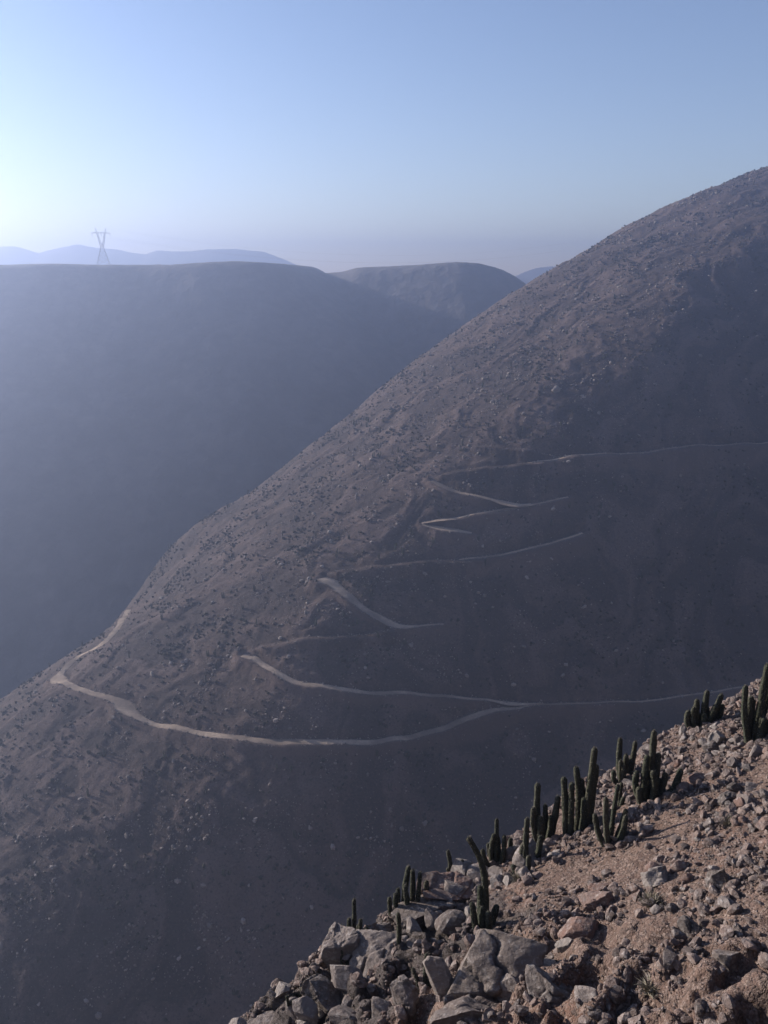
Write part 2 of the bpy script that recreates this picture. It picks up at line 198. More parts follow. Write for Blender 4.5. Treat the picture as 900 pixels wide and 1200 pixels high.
def m_hill():
    t = NT('hill_soil')
    big = t.noise(.012, 5, .6)
    med = t.noise(.11, 6, .7)
    st = t.n('ShaderNodeAttribute', attribute_name='streak').outputs['Fac']
    c = t.ramp(big, [(.3, (0.066, 0.045, 0.037)), (.52, (0.089, 0.060, 0.050)), (.72, (0.109, 0.071, 0.058))])
    c2 = t.ramp(med, [(.32, (0.044, 0.034, 0.031)), (.5, (0.080, 0.055, 0.046)), (.7, (0.123, 0.086, 0.071))])
    c = t.mix(.6, c, c2)
    k = t.math('ADD', t.math('MULTIPLY', st, .5), t.math('ADD', t.math('MULTIPLY', t.noise(.25, 5, .7), .8), t.math('MULTIPLY', t.noise(.03, 3, .6), .2)))
    c = t.mix(t.ramp(k, [(.40, (.8,)*3), (.52, (0, 0, 0))]), c, (0.048, 0.035, 0.032))
    c = t.mix(t.ramp(k, [(.60, (0, 0, 0)), (.74, (.7,)*3)]), c, (0.123, 0.087, 0.076))
    fine = t.noise(.9, 5, .75)
    c = t.mix(t.ramp(fine, [(.39, (.9,)*3), (.46, (0, 0, 0))]), c, (0.030, 0.024, 0.022))
    c = t.mix(t.ramp(fine, [(.57, (0, 0, 0)), (.65, (.8,)*3)]), c, (0.159, 0.117, 0.100))
    # disturbed pale soil beside the road
    a = t.n('ShaderNodeAttribute', attribute_name='disturbed')
    c = t.mix(t.math('MULTIPLY', a.outputs['Fac'], .45), c, (0.133, 0.091, 0.075))
    b = t.bump(fine, .55, 1.)
    b = t.bump(t.noise(2.6, 4, .7), .25, .8, b)
    return t.done(c, b)
def m_road():
    t = NT('road_dirt')
    c = t.ramp(t.noise(.35, 5, .65), [(.3, (0.324, 0.239, 0.172)), (.7, (0.502, 0.377, 0.277))])
    a = t.n('ShaderNodeAttribute', attribute_name='across').outputs['Fac']     # 1 at the verge
    k = t.math('ADD', t.math('MULTIPLY', a, .55), t.math('MULTIPLY', t.noise(.8, 5, .7), .9))
    c = t.mix(t.ramp(t.noise(.045, 3), [(.40, (.75,)*3), (.58, (0, 0, 0))]), c, (0.140, 0.105, 0.081))
    c = t.mix(t.ramp(k, [(.55, (0, 0, 0)), (.86, (.9,)*3)]), c, (0.203, 0.145, 0.106))
    return t.done(c, t.bump(t.noise(1.5, 5, .7), .25))
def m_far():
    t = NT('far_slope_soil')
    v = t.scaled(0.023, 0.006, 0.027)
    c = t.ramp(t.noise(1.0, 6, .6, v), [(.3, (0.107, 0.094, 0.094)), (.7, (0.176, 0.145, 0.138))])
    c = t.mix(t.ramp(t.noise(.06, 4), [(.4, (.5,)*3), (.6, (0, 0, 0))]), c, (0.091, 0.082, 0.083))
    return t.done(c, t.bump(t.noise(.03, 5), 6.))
def m_soil():
    t = NT('stony_soil')
    n1 = t.noise(.22, 5, .6); n2 = t.noise(1.1, 5, .65)
    red = t.ramp(n2, [(.3, (0.106, 0.056, 0.038)), (.7, (0.171, 0.092, 0.063))])
    grit = t.ramp(n2, [(.3, (0.091, 0.058, 0.046)), (.7, (0.160, 0.105, 0.081))])
    c = t.mix(t.ramp(n1, [(.36, (0, 0, 0)), (.52, (1, 1, 1))]), red, grit)
    warp = t.n('ShaderNodeVectorMath', operation='ADD')
    sc = t.n('ShaderNodeVectorMath', operation='SCALE'); sc.inputs['Scale'].default_value = .12
    t.l(t.noise(3., 3, out='Color'), sc.inputs[0]); t.l(t.pos, warp.inputs[0]); t.l(sc.outputs[0], warp.inputs[1])
    w = warp.outputs[0]
    v1 = t.voro(9., w); sep = t.n('ShaderNodeSeparateColor'); t.l(v1, sep.inputs[0])
    peb = t.ramp(sep.outputs[0], [(0., (0.086, 0.061, 0.050)), (.5, (0.150, 0.105, 0.084)), (1., (0.235, 0.170, 0.138))])
    pm = t.ramp(t.math('MULTIPLY', sep.outputs[1], t.math('ADD', n1, .25)), [(.38, (0, 0, 0)), (.42, (1, 1, 1))])
    c = t.mix(pm, c, peb)
    v2 = t.voro(24., w); s2 = t.n('ShaderNodeSeparateColor'); t.l(v2, s2.inputs[0])
    p2 = t.ramp(s2.outputs[0], [(0., (0.080, 0.053, 0.042)), (.6, (0.150, 0.099, 0.075)), (1., (0.245, 0.181, 0.146))])
    c = t.mix(t.ramp(s2.outputs[1], [(.55, (0, 0, 0)), (.6, (.8,)*3)]), c, p2)
    oc = t.n('ShaderNodeAttribute', attribute_name='outcrop').outputs['Fac']
    lay = t.noise(1.6, 6, .72, t.scaled(1., 1., 3.5, (.5, .3, 0)))
    rk = t.ramp(lay, [(.30, (0.034, 0.027, 0.023)), (.42, (0.092, 0.074, 0.065)), (.60, (0.137, 0.110, 0.098)), (.75, (0.185, 0.153, 0.138))])
    ok_ = t.ramp(t.math('ADD', t.math('MULTIPLY', oc, .6), t.math('MULTIPLY', t.noise(.9, 4), .6)), [(.52, (0, 0, 0)), (.66, (1, 1, 1))])
    c = t.mix(ok_, c, rk)
    d1 = t.math('MULTIPLY', t.math('SUBTRACT', .6, t.voro(9., w, 'Distance')), pm)
    b = t.bump(d1, .09, 1.)
    b = t.bump(t.math('SUBTRACT', .6, t.voro(24., w, 'Distance')), .035, .8, b)
    b = t.bump(t.noise(5., 6, .65), .10, .9, b)
    b = t.bump(t.math('MULTIPLY', lay, ok_), .35, 1., b)
    return t.done(c, b)
def m_rock(name, ca, cb, cc, isl=False):
    t = NT(name)
    if isl: r = t.n('ShaderNodeNewGeometry').outputs['Random Per Island']
    else: r = t.n('ShaderNodeObjectInfo').outputs['Random']
    c = t.ramp(r, [(0., ca), (.5, cb), (1., cc)])
    n = t.noise(2.2, 6, .65)
    c = t.mix(t.ramp(n, [(.35, (.55,)*3), (.6, (0, 0, 0))]), c, (.13, .11, .10))
    c = t.mix(t.ramp(t.noise(7., 5, .7), [(.52, (0, 0, 0)), (.72, (.5,)*3)]), c, (.46, .41, .37))
    # fractured bedding: stretched noise
    v = t.scaled(1.2, 1.2, 6., (.5, .3, 0))
    lay = t.noise(1.3, 5, .7, v)
    c = t.mix(t.ramp(lay, [(.36, (.5,)*3), (.44, (0, 0, 0))]), c, (.10, .085, .075))
    b = t.bump(lay, .12, .9)
    b = t.bump(t.noise(14., 6, .7), .03, .9, b)
    b = t.bump(t.voro(3.2, None, 'Distance', 'DISTANCE_TO_EDGE'), .05, .6, b)
    return t.done(c, b)
def m_cactus(name, a, b_):
    t = NT(name)
    r = t.n('ShaderNodeObjectInfo').outputs['Random']
    c = t.ramp(t.noise(4., 4), [(.3, a), (.7, b_)])
    c = t.mix(t.math('MULTIPLY', r, .35), c, (.075, .062, .045))
    sp = t.voro(16., None, 'Distance')
    c = t.mix(t.ramp(sp, [(.18, (.7,)*3), (.30, (0, 0, 0))]), c, (.13, .11, .085))
    return t.done(c, t.bump(sp, .03, .7))
def m_plain(name, col, rough=.9, metal=0.):
    t = NT(name); t.b.inputs['Roughness'].default_value = rough; t.b.inputs['Metallic'].default_value = metal
    return t.done(t.ramp(t.noise(1.5, 4), [(.3, tuple(.8 * v for v in col)), (.7, tuple(min(1, 1.15 * v) for v in col))]))

HILL, ROADM, FAR, SOIL = m_hill(), m_road(), m_far(), m_soil()
ROCK = m_rock('grey_rock', (0.120, 0.093, 0.080), (0.166, 0.133, 0.116), (0.194, 0.156, 0.133))
BED = m_rock('bedrock', (0.129, 0.100, 0.084), (0.150, 0.118, 0.100), (0.172, 0.135, 0.115))
PALE = m_rock('pale_rock', (0.190, 0.156, 0.136), (0.218, 0.183, 0.159), (0.247, 0.206, 0.178))
PINK = m_rock('pink_rock', (0.150, 0.090, 0.071), (0.168, 0.102, 0.079), (0.178, 0.112, 0.089))
DARK = m_rock('dark_rock', (0.072, 0.057, 0.050), (0.095, 0.075, 0.065), (0.112, 0.088, 0.074))
RUBBLE = m_rock('rubble', (0.067, 0.048, 0.041), (0.143, 0.097, 0.080), (0.234, 0.173, 0.143), True)
HROCK = m_rock('hillside_rock', (0.132, 0.109, 0.094), (0.232, 0.189, 0.159), (.34, .285, .25), True)
CACT = m_cactus('cactus_skin', (0.021, 0.024, 0.016), (0.035, 0.038, 0.025))
FARCACT = m_cactus('hill_cactus_skin', (0.024, 0.029, 0.019), (0.040, 0.045, 0.029))
SCRUB = m_plain('dry_scrub', (0.032, 0.029, 0.022))
SPINE = m_plain('cactus_spines', (.16, .14, .11))
STRAW = m_plain('dry_twigs', (.22, .19, .14))
STEEL = m_plain('galvanised_steel', (.42, .43, .45), .6, .2)
WIRE = m_plain('aluminium_cable', (.2, .2, .21), .5, .6)
GLASS = m_plain('insulator_glaze', (.10, .07, .05), .3)

# ------------------------------------------------------------------ main hill
ANG = np.radians([-150, -100, -60, -25, 0, 12, 25, 40, 60, 90, 140.])
QA = np.radians([-150, -60, -20, 10, 40, 90.])
HR = np.array([661.711, 417.252, 389.902, 545.885, 815.028, 861.879, 653.021, 572.726, 583.037, 707.832, 952.656])
HQ = np.array([-.063, -.069, -.571, .185, .338, .567])
AX, AY, AZ, HC = 564.456, 903.971, 113.529, .578
def cyc(th, V, A):
    A = np.concatenate([A - 2 * np.pi, A, A + 2 * np.pi]); V = np.tile(V, 3); m = np.gradient(V, A)
    i = np.clip(np.searchsorted(A, th) - 1, 0, len(A) - 2); h = A[i + 1] - A[i]; t = (th - A[i]) / h
    return (2*t**3-3*t**2+1)*V[i]+(t**3-2*t**2+t)*h*m[i]+(-2*t**3+3*t**2)*V[i+1]+(t**3-t**2)*h*m[i+1]
def hill_base(x, y):
    dx, dy = x - AX, y - AY
    th = (np.arctan2(dy, dx) + math.radians(155) + np.pi) % (2 * np.pi) - np.pi
    s = np.hypot(dx, dy) / cyc(th, HR, ANG)
    s = s + cyc(th, HQ, QA) * s * (1 - np.minimum(s, 1.3))
    z = AZ - (AZ + 216) * (np.sqrt(s * s + HC * HC) - HC) / (math.sqrt(1 + HC * HC) - HC)
    for bx, by, a, sg in BUMPS:
        z = z + a * np.exp(-((x - bx) ** 2 + (y - by) ** 2) / (2 * sg * sg))
    return z
def hill_streak(x, y):
    dx, dy = x - AX, y - AY
    th = np.arctan2(dy, dx); r = np.hypot(dx, dy)
    warp = fbm(x / 60, y / 60, 31, 3) * .05
    return fbm((th + warp) * 34, r / 75, 5, 4, .6)
def hill_noise(x, y):
    r = np.hypot(x - AX, y - AY)
    n = 2.4 * fbm(x / 80, y / 80, 1, 3)
    n = n + 1.0 * hill_streak(x, y) * sstep(80, 300, r)
    n = n + .7 * fbm(x / 19, y / 15, 9, 3)
    n = n + .42 * fbm(x / 5.2, y / 3.6, 14, 3, .7)
    for sx, sy, w_, h_ in SCARPS:
        L = math.hypot(sx, sy); a = ((x - sx) * sx + (y - sy) * sy) / L; b = ((x - sx) * sy - (y - sy) * sx) / L
        n = n + h_ * np.tanh((a - 4 * gnoise(b / 14, 0 * b, 77)) / 3.) * np.exp(-(b / w_) ** 2 - (a / 22) ** 2)
    return n
FLOOR = -345.
def hill_natural(x, y):
    z = hill_base(x, y) + hill_noise(x, y)
    z = 118. - 8 * np.logaddexp(0, (118. - z) / 8)
    return FLOOR + 12 * np.logaddexp(0, (z - FLOOR) / 12)

def resample(P, step):
    P = np.asarray(P, float)
    for _ in range(2):                                    # corner cutting
        Q = [P[0]]
        for a, b in zip(P[:-1], P[1:]): Q += [a * .75 + b * .25, a * .25 + b * .75]
        P = np.array(Q + [P[-1]])
    L = np.r_[0, np.cumsum(np.hypot(*np.diff(P[:, :2], axis=0).T))]
    s = np.arange(0, L[-1], step)
    return np.stack([np.interp(s, L, P[:, k]) for k in range(P.shape[1])], 1)
ROADW = dict(A=4.7, B=4.2, C=2.2, D=6.0, E=2.6, G=4.4, G2=2.6, H=4.6, I=2.5, J=2.0)
CUT = dict(A=4., B=4., C=5., D=4., E=5., G=4., G2=4., H=4., I=5., J=4.)
PADS = [ROADS['A'][5], ROADS['A'][18], ROADS['A'][22], ROADS['H'][1], ROADS['G'][1], ROADS['D'][3], ROADS['I'][5], ROADS['D'][8], ROADS['B'][11]]
BERM = dict(C=(1.4, 400, 500), E=(1.4, 25, 60), I=(1.3, 75, 100), J=(.8, 400, 500))
BENCH = dict(C=2.6, E=2.3, I=2.2, J=1.2, G2=1.2)
strands = {}; HID = {}
for k, P in ROADS.items():
    R = resample(P, .6)
    z = hill_base(R[:, 0], R[:, 1]) + hill_noise(R[:, 0], R[:, 1])
    w = min(31, (len(z) // 2) * 2 - 1); ker = np.hanning(w + 2)[1:-1]; ker /= ker.sum()
    z = np.convolve(np.pad(z, w // 2, mode='edge'), ker, 'valid')
    for _ in range(2):
        R[:, :2] = np.stack([np.convolve(np.pad(R[:, c], 4, mode='edge'), np.ones(9) / 9, 'valid') for c in (0, 1)], 1)
    s = np.arange(len(R)) * .6
    wd = ROADW[k] * (1 + .22 * gnoise(s / 14, s * 0 + len(k) * 3.7 + ord(k[0]), 3))
    if k == 'D': wd = wd * np.interp(R[:, 0], [-12, 4, 30], [1., .6, .3])
    if k in 'AB': wd = wd * np.interp(R[:, 0], [-20, 50, 75], [1., .6, .4] if k == 'B' else [1., .95, .36])
    wd = wd * (1 + .16 * gnoise(s / 3.1, s * 0 + 3.3 + ord(k[0]), 23))
    for q in PADS: wd = wd * (1 + 1.3 * np.exp(-((R[:, 0] - q[0]) ** 2 + (R[:, 1] - q[1]) ** 2) / 60.))
    q = BERM.get(k); hid = sstep(q[2], q[1], R[:, 0]) if q else 0 * s
    wd = wd * (1 - .72 * hid)
    strands[k] = (R[:, 0], R[:, 1], z, wd); HID[k] = hid

xs = np.r_[np.arange(-560, -330, 6.), np.arange(-330, 430, 1.25), np.arange(430, 900, 7.)]
ys = np.r_[np.arange(150, 250, 6.), np.arange(250, 720, 1.25), np.arange(720, 900, 2.2), np.arange(900, 1250, 8.)]
X, Y = np.meshgrid(xs, ys)
Z = hill_natural(X, Y)
bm_h = np.zeros(X.shape)
best = np.full(X.shape, 1e9); zr = np.zeros(X.shape); hw = np.full(X.shape, 3.); ct = np.full(X.shape, 1.5)
for k, (rx, ry, rz, rw) in strands.items():
    for px, py, pz, pw in zip(rx, ry, rz, rw):
        i0, i1 = np.searchsorted(xs, (px - 16, px + 16)); j0, j1 = np.searchsorted(ys, (py - 16, py + 16))
        s = np.s_[j0:j1, i0:i1]
        d = np.hypot(X[s] - px, Y[s] - py); m = d < best[s]
        best[s][m] = d[m]; zr[s][m] = pz; hw[s][m] = pw / 2 + BENCH.get(k, 1.1); ct[s][m] = CUT[k]
        q = BERM.get(k); bm_h[s][m] = q[0] * float(sstep(q[2], q[1], px)) if q else 0.
near = best < 1e8
ex = np.maximum(best - hw, 0)
hi = zr + ex * ct; lo = zr - ex * 1.5
Zc = np.where(near, np.clip(Z, lo, hi), Z)
berm = zr + bm_h * np.exp(-((best - hw - .5) / 1.1) ** 2)
Zc = np.where(near & (bm_h > .05) & (Z < zr + .6) & (best < hw + 3.5), np.maximum(Zc, berm), Zc)
fade = sstep(16, 11, best)
Zc = np.where(near, Z + (Zc - Z) * fade, Z)
dist_attr = np.where(near, np.clip(np.abs(Zc - Z) * 1.2, 0, 1) * fade * (Zc > Z - .3) + .8 * sstep(4.5, 2., best), 0)
dist_attr = np.clip(dist_attr + np.where(near, .45 * sstep(11, 4, best) * (Zc <= zr + .5), 0), 0, 1)
hill = mesh_obj('hill', np.stack([X, Y, Zc], -1).reshape(-1, 3), grid_faces(len(xs), len(ys)), HILL)
dist_attr = dist_attr * (1 - np.clip(bm_h, 0, 1)) * (Zc > Z - .8)
at = hill.data.attributes.new('disturbed', 'FLOAT', 'POINT'); at.data.foreach_set('value', dist_attr.astype(np.float32).ravel())
st = hill.data.attributes.new('streak', 'FLOAT', 'POINT'); st.data.foreach_set('value', hill_streak(X, Y).astype(np.float32).ravel())
tag(hill, kind='structure')
def hill_z(x, y):
    i = np.clip(np.searchsorted(xs, x) - 1, 0, len(xs) - 2); j = np.clip(np.searchsorted(ys, y) - 1, 0, len(ys) - 2)
    u = (x - xs[i]) / (xs[i + 1] - xs[i]); v = (y - ys[j]) / (ys[j + 1] - ys[j])
    return (Zc[j, i] * (1 - u) + Zc[j, i + 1] * u) * (1 - v) + (Zc[j + 1, i] * (1 - u) + Zc[j + 1, i + 1] * u) * v
def road_dist(x, y):
    i = np.clip(np.searchsorted(xs, x), 0, len(xs) - 1); j = np.clip(np.searchsorted(ys, y), 0, len(ys) - 1)
    return best[j, i]
# the road surface: strips on the benches
V = []; Fc = []; off = 0
for n, (k, (rx, ry, rz, rw)) in enumerate(strands.items()):
    tx = np.gradient(rx); ty = np.gradient(ry); L = np.hypot(tx, ty) + 1e-9
    nx, ny = -ty / L, tx / L
    rows = []
    for q in (-.5, -.33, .33, .5):
        rows.append(np.stack([rx + nx * rw * q, ry + ny * rw * q, rz + .10 + .012 * n + (.05 if abs(q) < .4 else -.12)], 1))
    m = len(rx); V.append(np.concatenate(rows))
    for r in range(3):
        i = np.arange(m - 1)[HID[k][:-1] < .5] + off + r * m
        Fc.append(np.stack([i, i + 1, i + 1 + m, i + m], 1))
    off += 4 * m
road = mesh_obj('dirt_road', np.concatenate(V), np.concatenate(Fc), ROADM)
ac = road.data.attributes.new('across', 'FLOAT', 'POINT')
ac.data.foreach_set('value', np.concatenate([np.repeat([1., .25, .25, 1.], len(v[0])) for v in strands.values()]).astype(np.float32))
tag(road, kind='structure')

# ------------------------------------------------------------------ far valley side with its plateau, distant hills, valley floor
def poly_dist(x, y, P):
    d = np.full(x.shape, 1e18); inside = np.zeros(x.shape, bool)
    for (ax, ay), (bx, by) in zip(P, P[1:] + P[:1]):
        ex_, ey_ = bx - ax, by - ay
        t = np.clip(((x - ax) * ex_ + (y - ay) * ey_) / (ex_ * ex_ + ey_ * ey_), 0, 1)
        d = np.minimum(d, (x - ax - t * ex_) ** 2 + (y - ay - t * ey_) ** 2)
        c = ((ay > y) != (by > y)) & (x < (bx - ax) * (y - ay) / (by - ay + 1e-12) + ax); inside ^= c
    d = np.sqrt(d); return np.where(inside, -d, d)
P1 = [(-2400, 900), (-900, 1040), (-475, 1100), (-330, 1120), (-230, 1115), (-165, 1120), (-130, 1150), (-100, 1250), (-110, 1500), (-300, 2100), (-2400, 2100)]
P2 = [(-420, 1300), (-110, 1285), (-30, 1268), (60, 1255), (112, 1248), (150, 1262), (178, 1310), (220, 1800), (100, 2300), (-420, 2300)]
def far_fn(x, y):
    gl = 4. * ridged(x / 90 + .3 * fbm(x / 200, y / 200, 4, 2), y / 420, 21, 3) + 5 * fbm(x / 160, y / 160, 8, 4)
    out = np.full(x.shape, -352.)
    for P, zt, w in ((P1, 11., 5.), (P2, 13., 8.)):
        d = poly_dist(x, y, P)
        if P is P1: top = zt + np.interp(x, [-900, -475, -430, -390, -300, -265, -200, -150, -100], [0, -1, 1, 0, -1, 0, 3.5, 2.5, -3])
        else: top = zt + np.interp(x, [-100, -63, -40, 36, 100, 135, 180], [-14, -11, -5, -2, 3, 1, -6])
        dp = w * np.logaddexp(0, d / w)
        z = top + np.minimum(0, d) * .012 + .8 * fbm(x / 35, y / 35, 2, 3) - .72 * dp + gl * sstep(10, 160, d)
        out = np.maximum(out, z)
    return out
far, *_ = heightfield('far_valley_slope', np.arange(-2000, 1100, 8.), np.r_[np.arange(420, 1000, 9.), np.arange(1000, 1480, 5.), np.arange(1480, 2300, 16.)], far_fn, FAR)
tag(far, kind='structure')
def far_hill(name, yc, prof, slope):
    px = np.array([p[0] for p in prof], float); pz = np.array([p[1] for p in prof], float)
    def fn(x, y):
        z = np.interp(x, px, pz) + 4 * fbm(x / 130, y / 130, 6, 4)
        return np.maximum(z - slope * np.abs(y - yc) + 12 * ridged(x / 220, y / 300, 3, 3) * sstep(5, 150, np.abs(y - yc)), -355)
    o, *_ = heightfield(name, np.arange(px[0], px[-1], 18.), np.linspace(yc - 700, yc + 300, 60), fn, FAR)
    tag(o, kind='structure')
D = 3.44
far_hill('distant_hills', 3600, [(-2600, 60), (-1900, 104), (-450*D, 108), (-430*D, 104), (-405*D, 80), (-395*D, 92), (-360*D, 112), (-320*D, 95), (-280*D, 74), (-265*D, 92), (-235*D, 88), (-200*D, 94), (-170*D, 95), (-140*D, 82), (-120*D, 60), (-100*D, 28), (-85*D, -6), (-40*D, -80)], .45)
far_hill('distant_hills', 3300, [(90*D, -90), (130*D, -30), (150*D, 6), (165*D, 20), (180*D, 26), (215*D, 24), (330*D, 40), (500*D, 30)], .5)
vf, *_ = heightfield('valley_floor', np.linspace(-3400, 3400, 120), np.linspace(-190, 3960, 90), lambda x, y: -358 + 3 * fbm(x / 200, y / 200, 12, 3), FAR)
tag(vf, kind='structure')

# ------------------------------------------------------------------ foreground slope
def fg_edge(x, y):
    u = x * .75 + y * .66; v = -x * .66 + y * .75
    return v - np.interp(u, EDGE_U, EDGE_V), u, v
def fg_base(x, y):
    xr = np.where(x > 24, 24 + 60 * np.tanh((x - 24) / 60), x)
    z = .453 * xr - .35 * y - 10.8
    yb = np.minimum(y, -8.); z = z + np.where(y < -8, .35 * (y + 8) * .8, 0)
    e, u, v = fg_edge(x, y)
    w = .35
    e2 = e + .9 * gnoise(u / 2.3, v / 9, 40) * .45 - .55
    z = z - 1.4 * w * np.logaddexp(0, e2 / w)
    kn = -1.75 - 1.35 * np.maximum(0, np.hypot(x, y + .9) - 1.)
    return np.maximum(np.maximum(z, kn), -350)
def fg_z(x, y):
    x = np.asarray(x, float); y = np.asarray(y, float)
    z = fg_base(x, y)
    e, u, v = fg_edge(x, y)
    z = z + .16 * fbm(x / 3.2, y / 3.2, 50, 3) + .07 * fbm(x / .9, y / .9, 55, 3) + .022 * fbm(x / .25, y / .25, 58, 2)
    # bedrock steps around the outcrop
    oc = sstep(15.5, 12.5, u) * sstep(7, 10, u)
    cell = fbm(x / 1.3, y / 1.3, 60, 2)
    z = z + oc * (.28 * np.tanh(cell * 5) + .12 * np.tanh(8 * fbm(x / .55, y / .55, 66, 2)))
    return z
fx = np.r_[np.arange(-150, -40, 8.), np.arange(-40, -10, 1.5), np.arange(-10, -4, .3), np.arange(-4, 18, .065), np.arange(18, 26, .3), np.arange(26, 60, 2.), np.arange(60, 150, 8.)]
fy = np.r_[np.arange(-70, -10, 4.), np.arange(-10, 10, .5), np.arange(10, 31, .065), np.arange(31, 40, .4), np.arange(40, 80, 2.), np.arange(80, 300, 8.)]
fg, *_ = heightfield('stony_ground', fx, fy, fg_z, SOIL)
_e, _u, _v = fg_edge(*np.meshgrid(fx, fy))
oa = fg.data.attributes.new('outcrop', 'FLOAT', 'POINT')
oa.data.foreach_set('value', (sstep(16.5, 13, _u) * sstep(5, 9, _u) * sstep(-5.5, -3.2, _e)).astype(np.float32).ravel())
tag(fg, kind='structure')

# ------------------------------------------------------------------ rocks
def ico(sub):
    bm = bmesh.new(); bmesh.ops.create_icosphere(bm, subdivisions=sub, radius=1.)
    v = np.array([q.co[:] for q in bm.verts]); f = np.array([[w.index for w in p.verts] for p in bm.faces]); bm.free()
    return v, f
ICO = {k: ico(k) for k in (1, 2, 3, 4, 5, 6)}
def n3(p, sc, seed):
    return (gnoise(p[:, 0] * sc + 5, p[:, 1] * sc + p[:, 2] * sc * .7, seed) + gnoise(p[:, 2] * sc - 3, p[:, 0] * sc * .6 - p[:, 1] * sc, seed + 7)) * .5
def rock_verts(sub, r, dims=(1, 1, 1), cuts=11, rough=.05, block=.55, crack=False):
    v = ICO[sub][0].copy()
    v = v / np.abs(v).max(1, keepdims=True) ** block
    q = r.normal(size=(3, 3)) * .18 + np.eye(3); v = v @ q
    v *= np.asarray(dims) / max(dims) * 1.25
    for _ in range(cuts):
        n = r.normal(size=3); n /= np.linalg.norm(n)
        ext = np.abs(v @ n).max(); d = ext * r.uniform(.42, .85)
        h = v @ n - d; m = h > 0
        v[m] -= np.outer(h[m] * .97, n)
    if sub >= 3:
        nn = v / (np.linalg.norm(v, axis=1, keepdims=True) + 1e-9)
        v += nn * (rough * n3(v, 1.7, int(r.integers(999))) + rough * .6 * n3(v, 4.5, int(r.integers(999))))[:, None]
        if sub >= 4: v += nn * (rough * .5 * n3(v, 11., int(r.integers(999))))[:, None]
    if crack:
        K = int(r.integers(12, 20)) + (8 if dims[0] > 2 else 0); c = r.normal(size=(K, 3)) * .75; st_ = r.uniform(.6, 1.8, 3)
        vw = v + .10 * np.stack([n3(v, 3., 5), n3(v, 3., 6), n3(v, 3., 9)], 1)
        d_ = np.sqrt((((vw[:, None] - c[None]) * st_) ** 2).sum(2)); o_ = np.sort(d_, 1); g_ = sstep(0, .10, o_[:, 1] - o_[:, 0])
        nn = v / (np.linalg.norm(v, axis=1, keepdims=True) + 1e-9)
        v += nn * ((r.uniform(-.13, .10, K))[d_.argmin(1)] * g_ - .085 * (1 - g_))[:, None]
    ext = v.max(0) - v.min(0)
    v = (v - (v.max(0) + v.min(0)) / 2) / ext * np.asarray(dims)
    return v
# named boulders: width, height from the slope; depth guessed from both
MATS = {'pinkish': PINK, 'brown': PINK, 'dark': DARK, 'white': PALE, 'pale': PALE, 'light': PALE}
for x, y, w, h, lab in BOULDERS:
    first = next((k for k in lab.split() if k in MATS), None)
    r = np.random.default_rng(int(abs(x * 1000 + y * 77)))
    if lab.startswith('large') or 'slab' in lab: w, h = w * 1.28, h * 1.22
    big = w > .9
    dims = np.array([w * 1.15, (w + h) * .55, h * 1.3])
    sb = 6 if big else 5; huge = w > 2.2
    if huge: dims = dims * (1., 1.05, 1.15)
    v = rock_verts(sb, r, dims, 15 if huge else 12, .045, .5 if huge else .6, w > .5)
    o = mesh_obj('boulder', v, ICO[sb][1], BED if huge else MATS.get('white' if first == 'whitish' else first, ROCK))
    dd = .25 * dims[1]
    zc = float(fg_z(x, y + dd)) + h * (.02 if big else .16)
    o.location = (x, y + dd, zc); o.rotation_euler = (r.uniform(-.25, .1), r.uniform(-.35, .1) * (.4 if huge else 1), r.uniform(-.5, .5) * (.4 if huge else 1))
    tag(o, lab, 'boulder')
# loose stones, copies of ten shapes in three materials
protos = []
for k in range(12):
    r = np.random.default_rng(200 + k)
    dims = np.array([1., r.uniform(.6, .95), r.uniform(.45, .85)])
    m = (ROCK, ROCK, PINK, DARK, PALE, ROCK)[k % 6]
    protos.append(mesh_obj('stone', rock_verts(3, r, dims, 12, .05), ICO[3][1], m, smooth=False))
ZONES = [   # centre u range, edge distance range, count, size, label, group
    ((19.5, 30), (-5.5, -.1), 105, (.24, .55), 'angular pale brown stone lying in the rubble field around the upper cacti', 'stones of the upper rubble field'),
    ((8.5, 17.5), (-3.2, .1), 62, (.30, 1.15), 'grey angular stone wedged among the boulders along the cliff edge', 'stones along the cliff edge'),
    ((15, 24), (-11, -5.5), 70, (.18, .50), 'brown or dark angular stone scattered on the lower right gravel slope', 'stones on the lower gravel slope'),
]
used = set()
def place_stone(x, y, s, lab, grp, r):
    k = int(r.integers(len(protos)))
    if 'cliff' in grp: k = (0, 4, 5, 6, 10, 11)[k % 6]
    p = protos[k]
    if k in used: o = p.copy(); COL.objects.link(o)
    else: o = p; used.add(k)
    o.location = (x, y, float(fg_z(x, y)) + s * .16); o.scale = (s, s, s * r.uniform(.8, 1.1))
    o.rotation_euler = (r.uniform(-.5, .5), r.uniform(-.5, .5), r.uniform(0, 6.28))
    tag(o, lab, 'stone', grp)
def uv2xy(u, e):
    v = e + np.interp(u, EDGE_U, EDGE_V)
    # rows (.75,.66),(-.66,.75)
    det = .75 * .75 + .66 * .66
    return (u * .75 - v * .66) / det, (u * .66 + v * .75) / det
r = np.random.default_rng(77)
for (u0, u1), (e0, e1), n, (s0, s1), lab, grp in ZONES:
    c = 0
    while c < n:
        u, e = r.uniform(u0, u1), r.uniform(e0, e1)
        x, y = uv2xy(u, e)
        if gnoise(x / 2.2, y / 2.2, 91) < -.12 and r.random() < .85: continue
        if x / y > .62 or x / y < -.25: continue
        s = s0 + (s1 - s0) * r.random() ** 2.2
        place_stone(float(x), float(y), s, lab, grp, r); c += 1
for k, p in enumerate(protos):
    if k not in used: bpy.data.objects.remove(p)

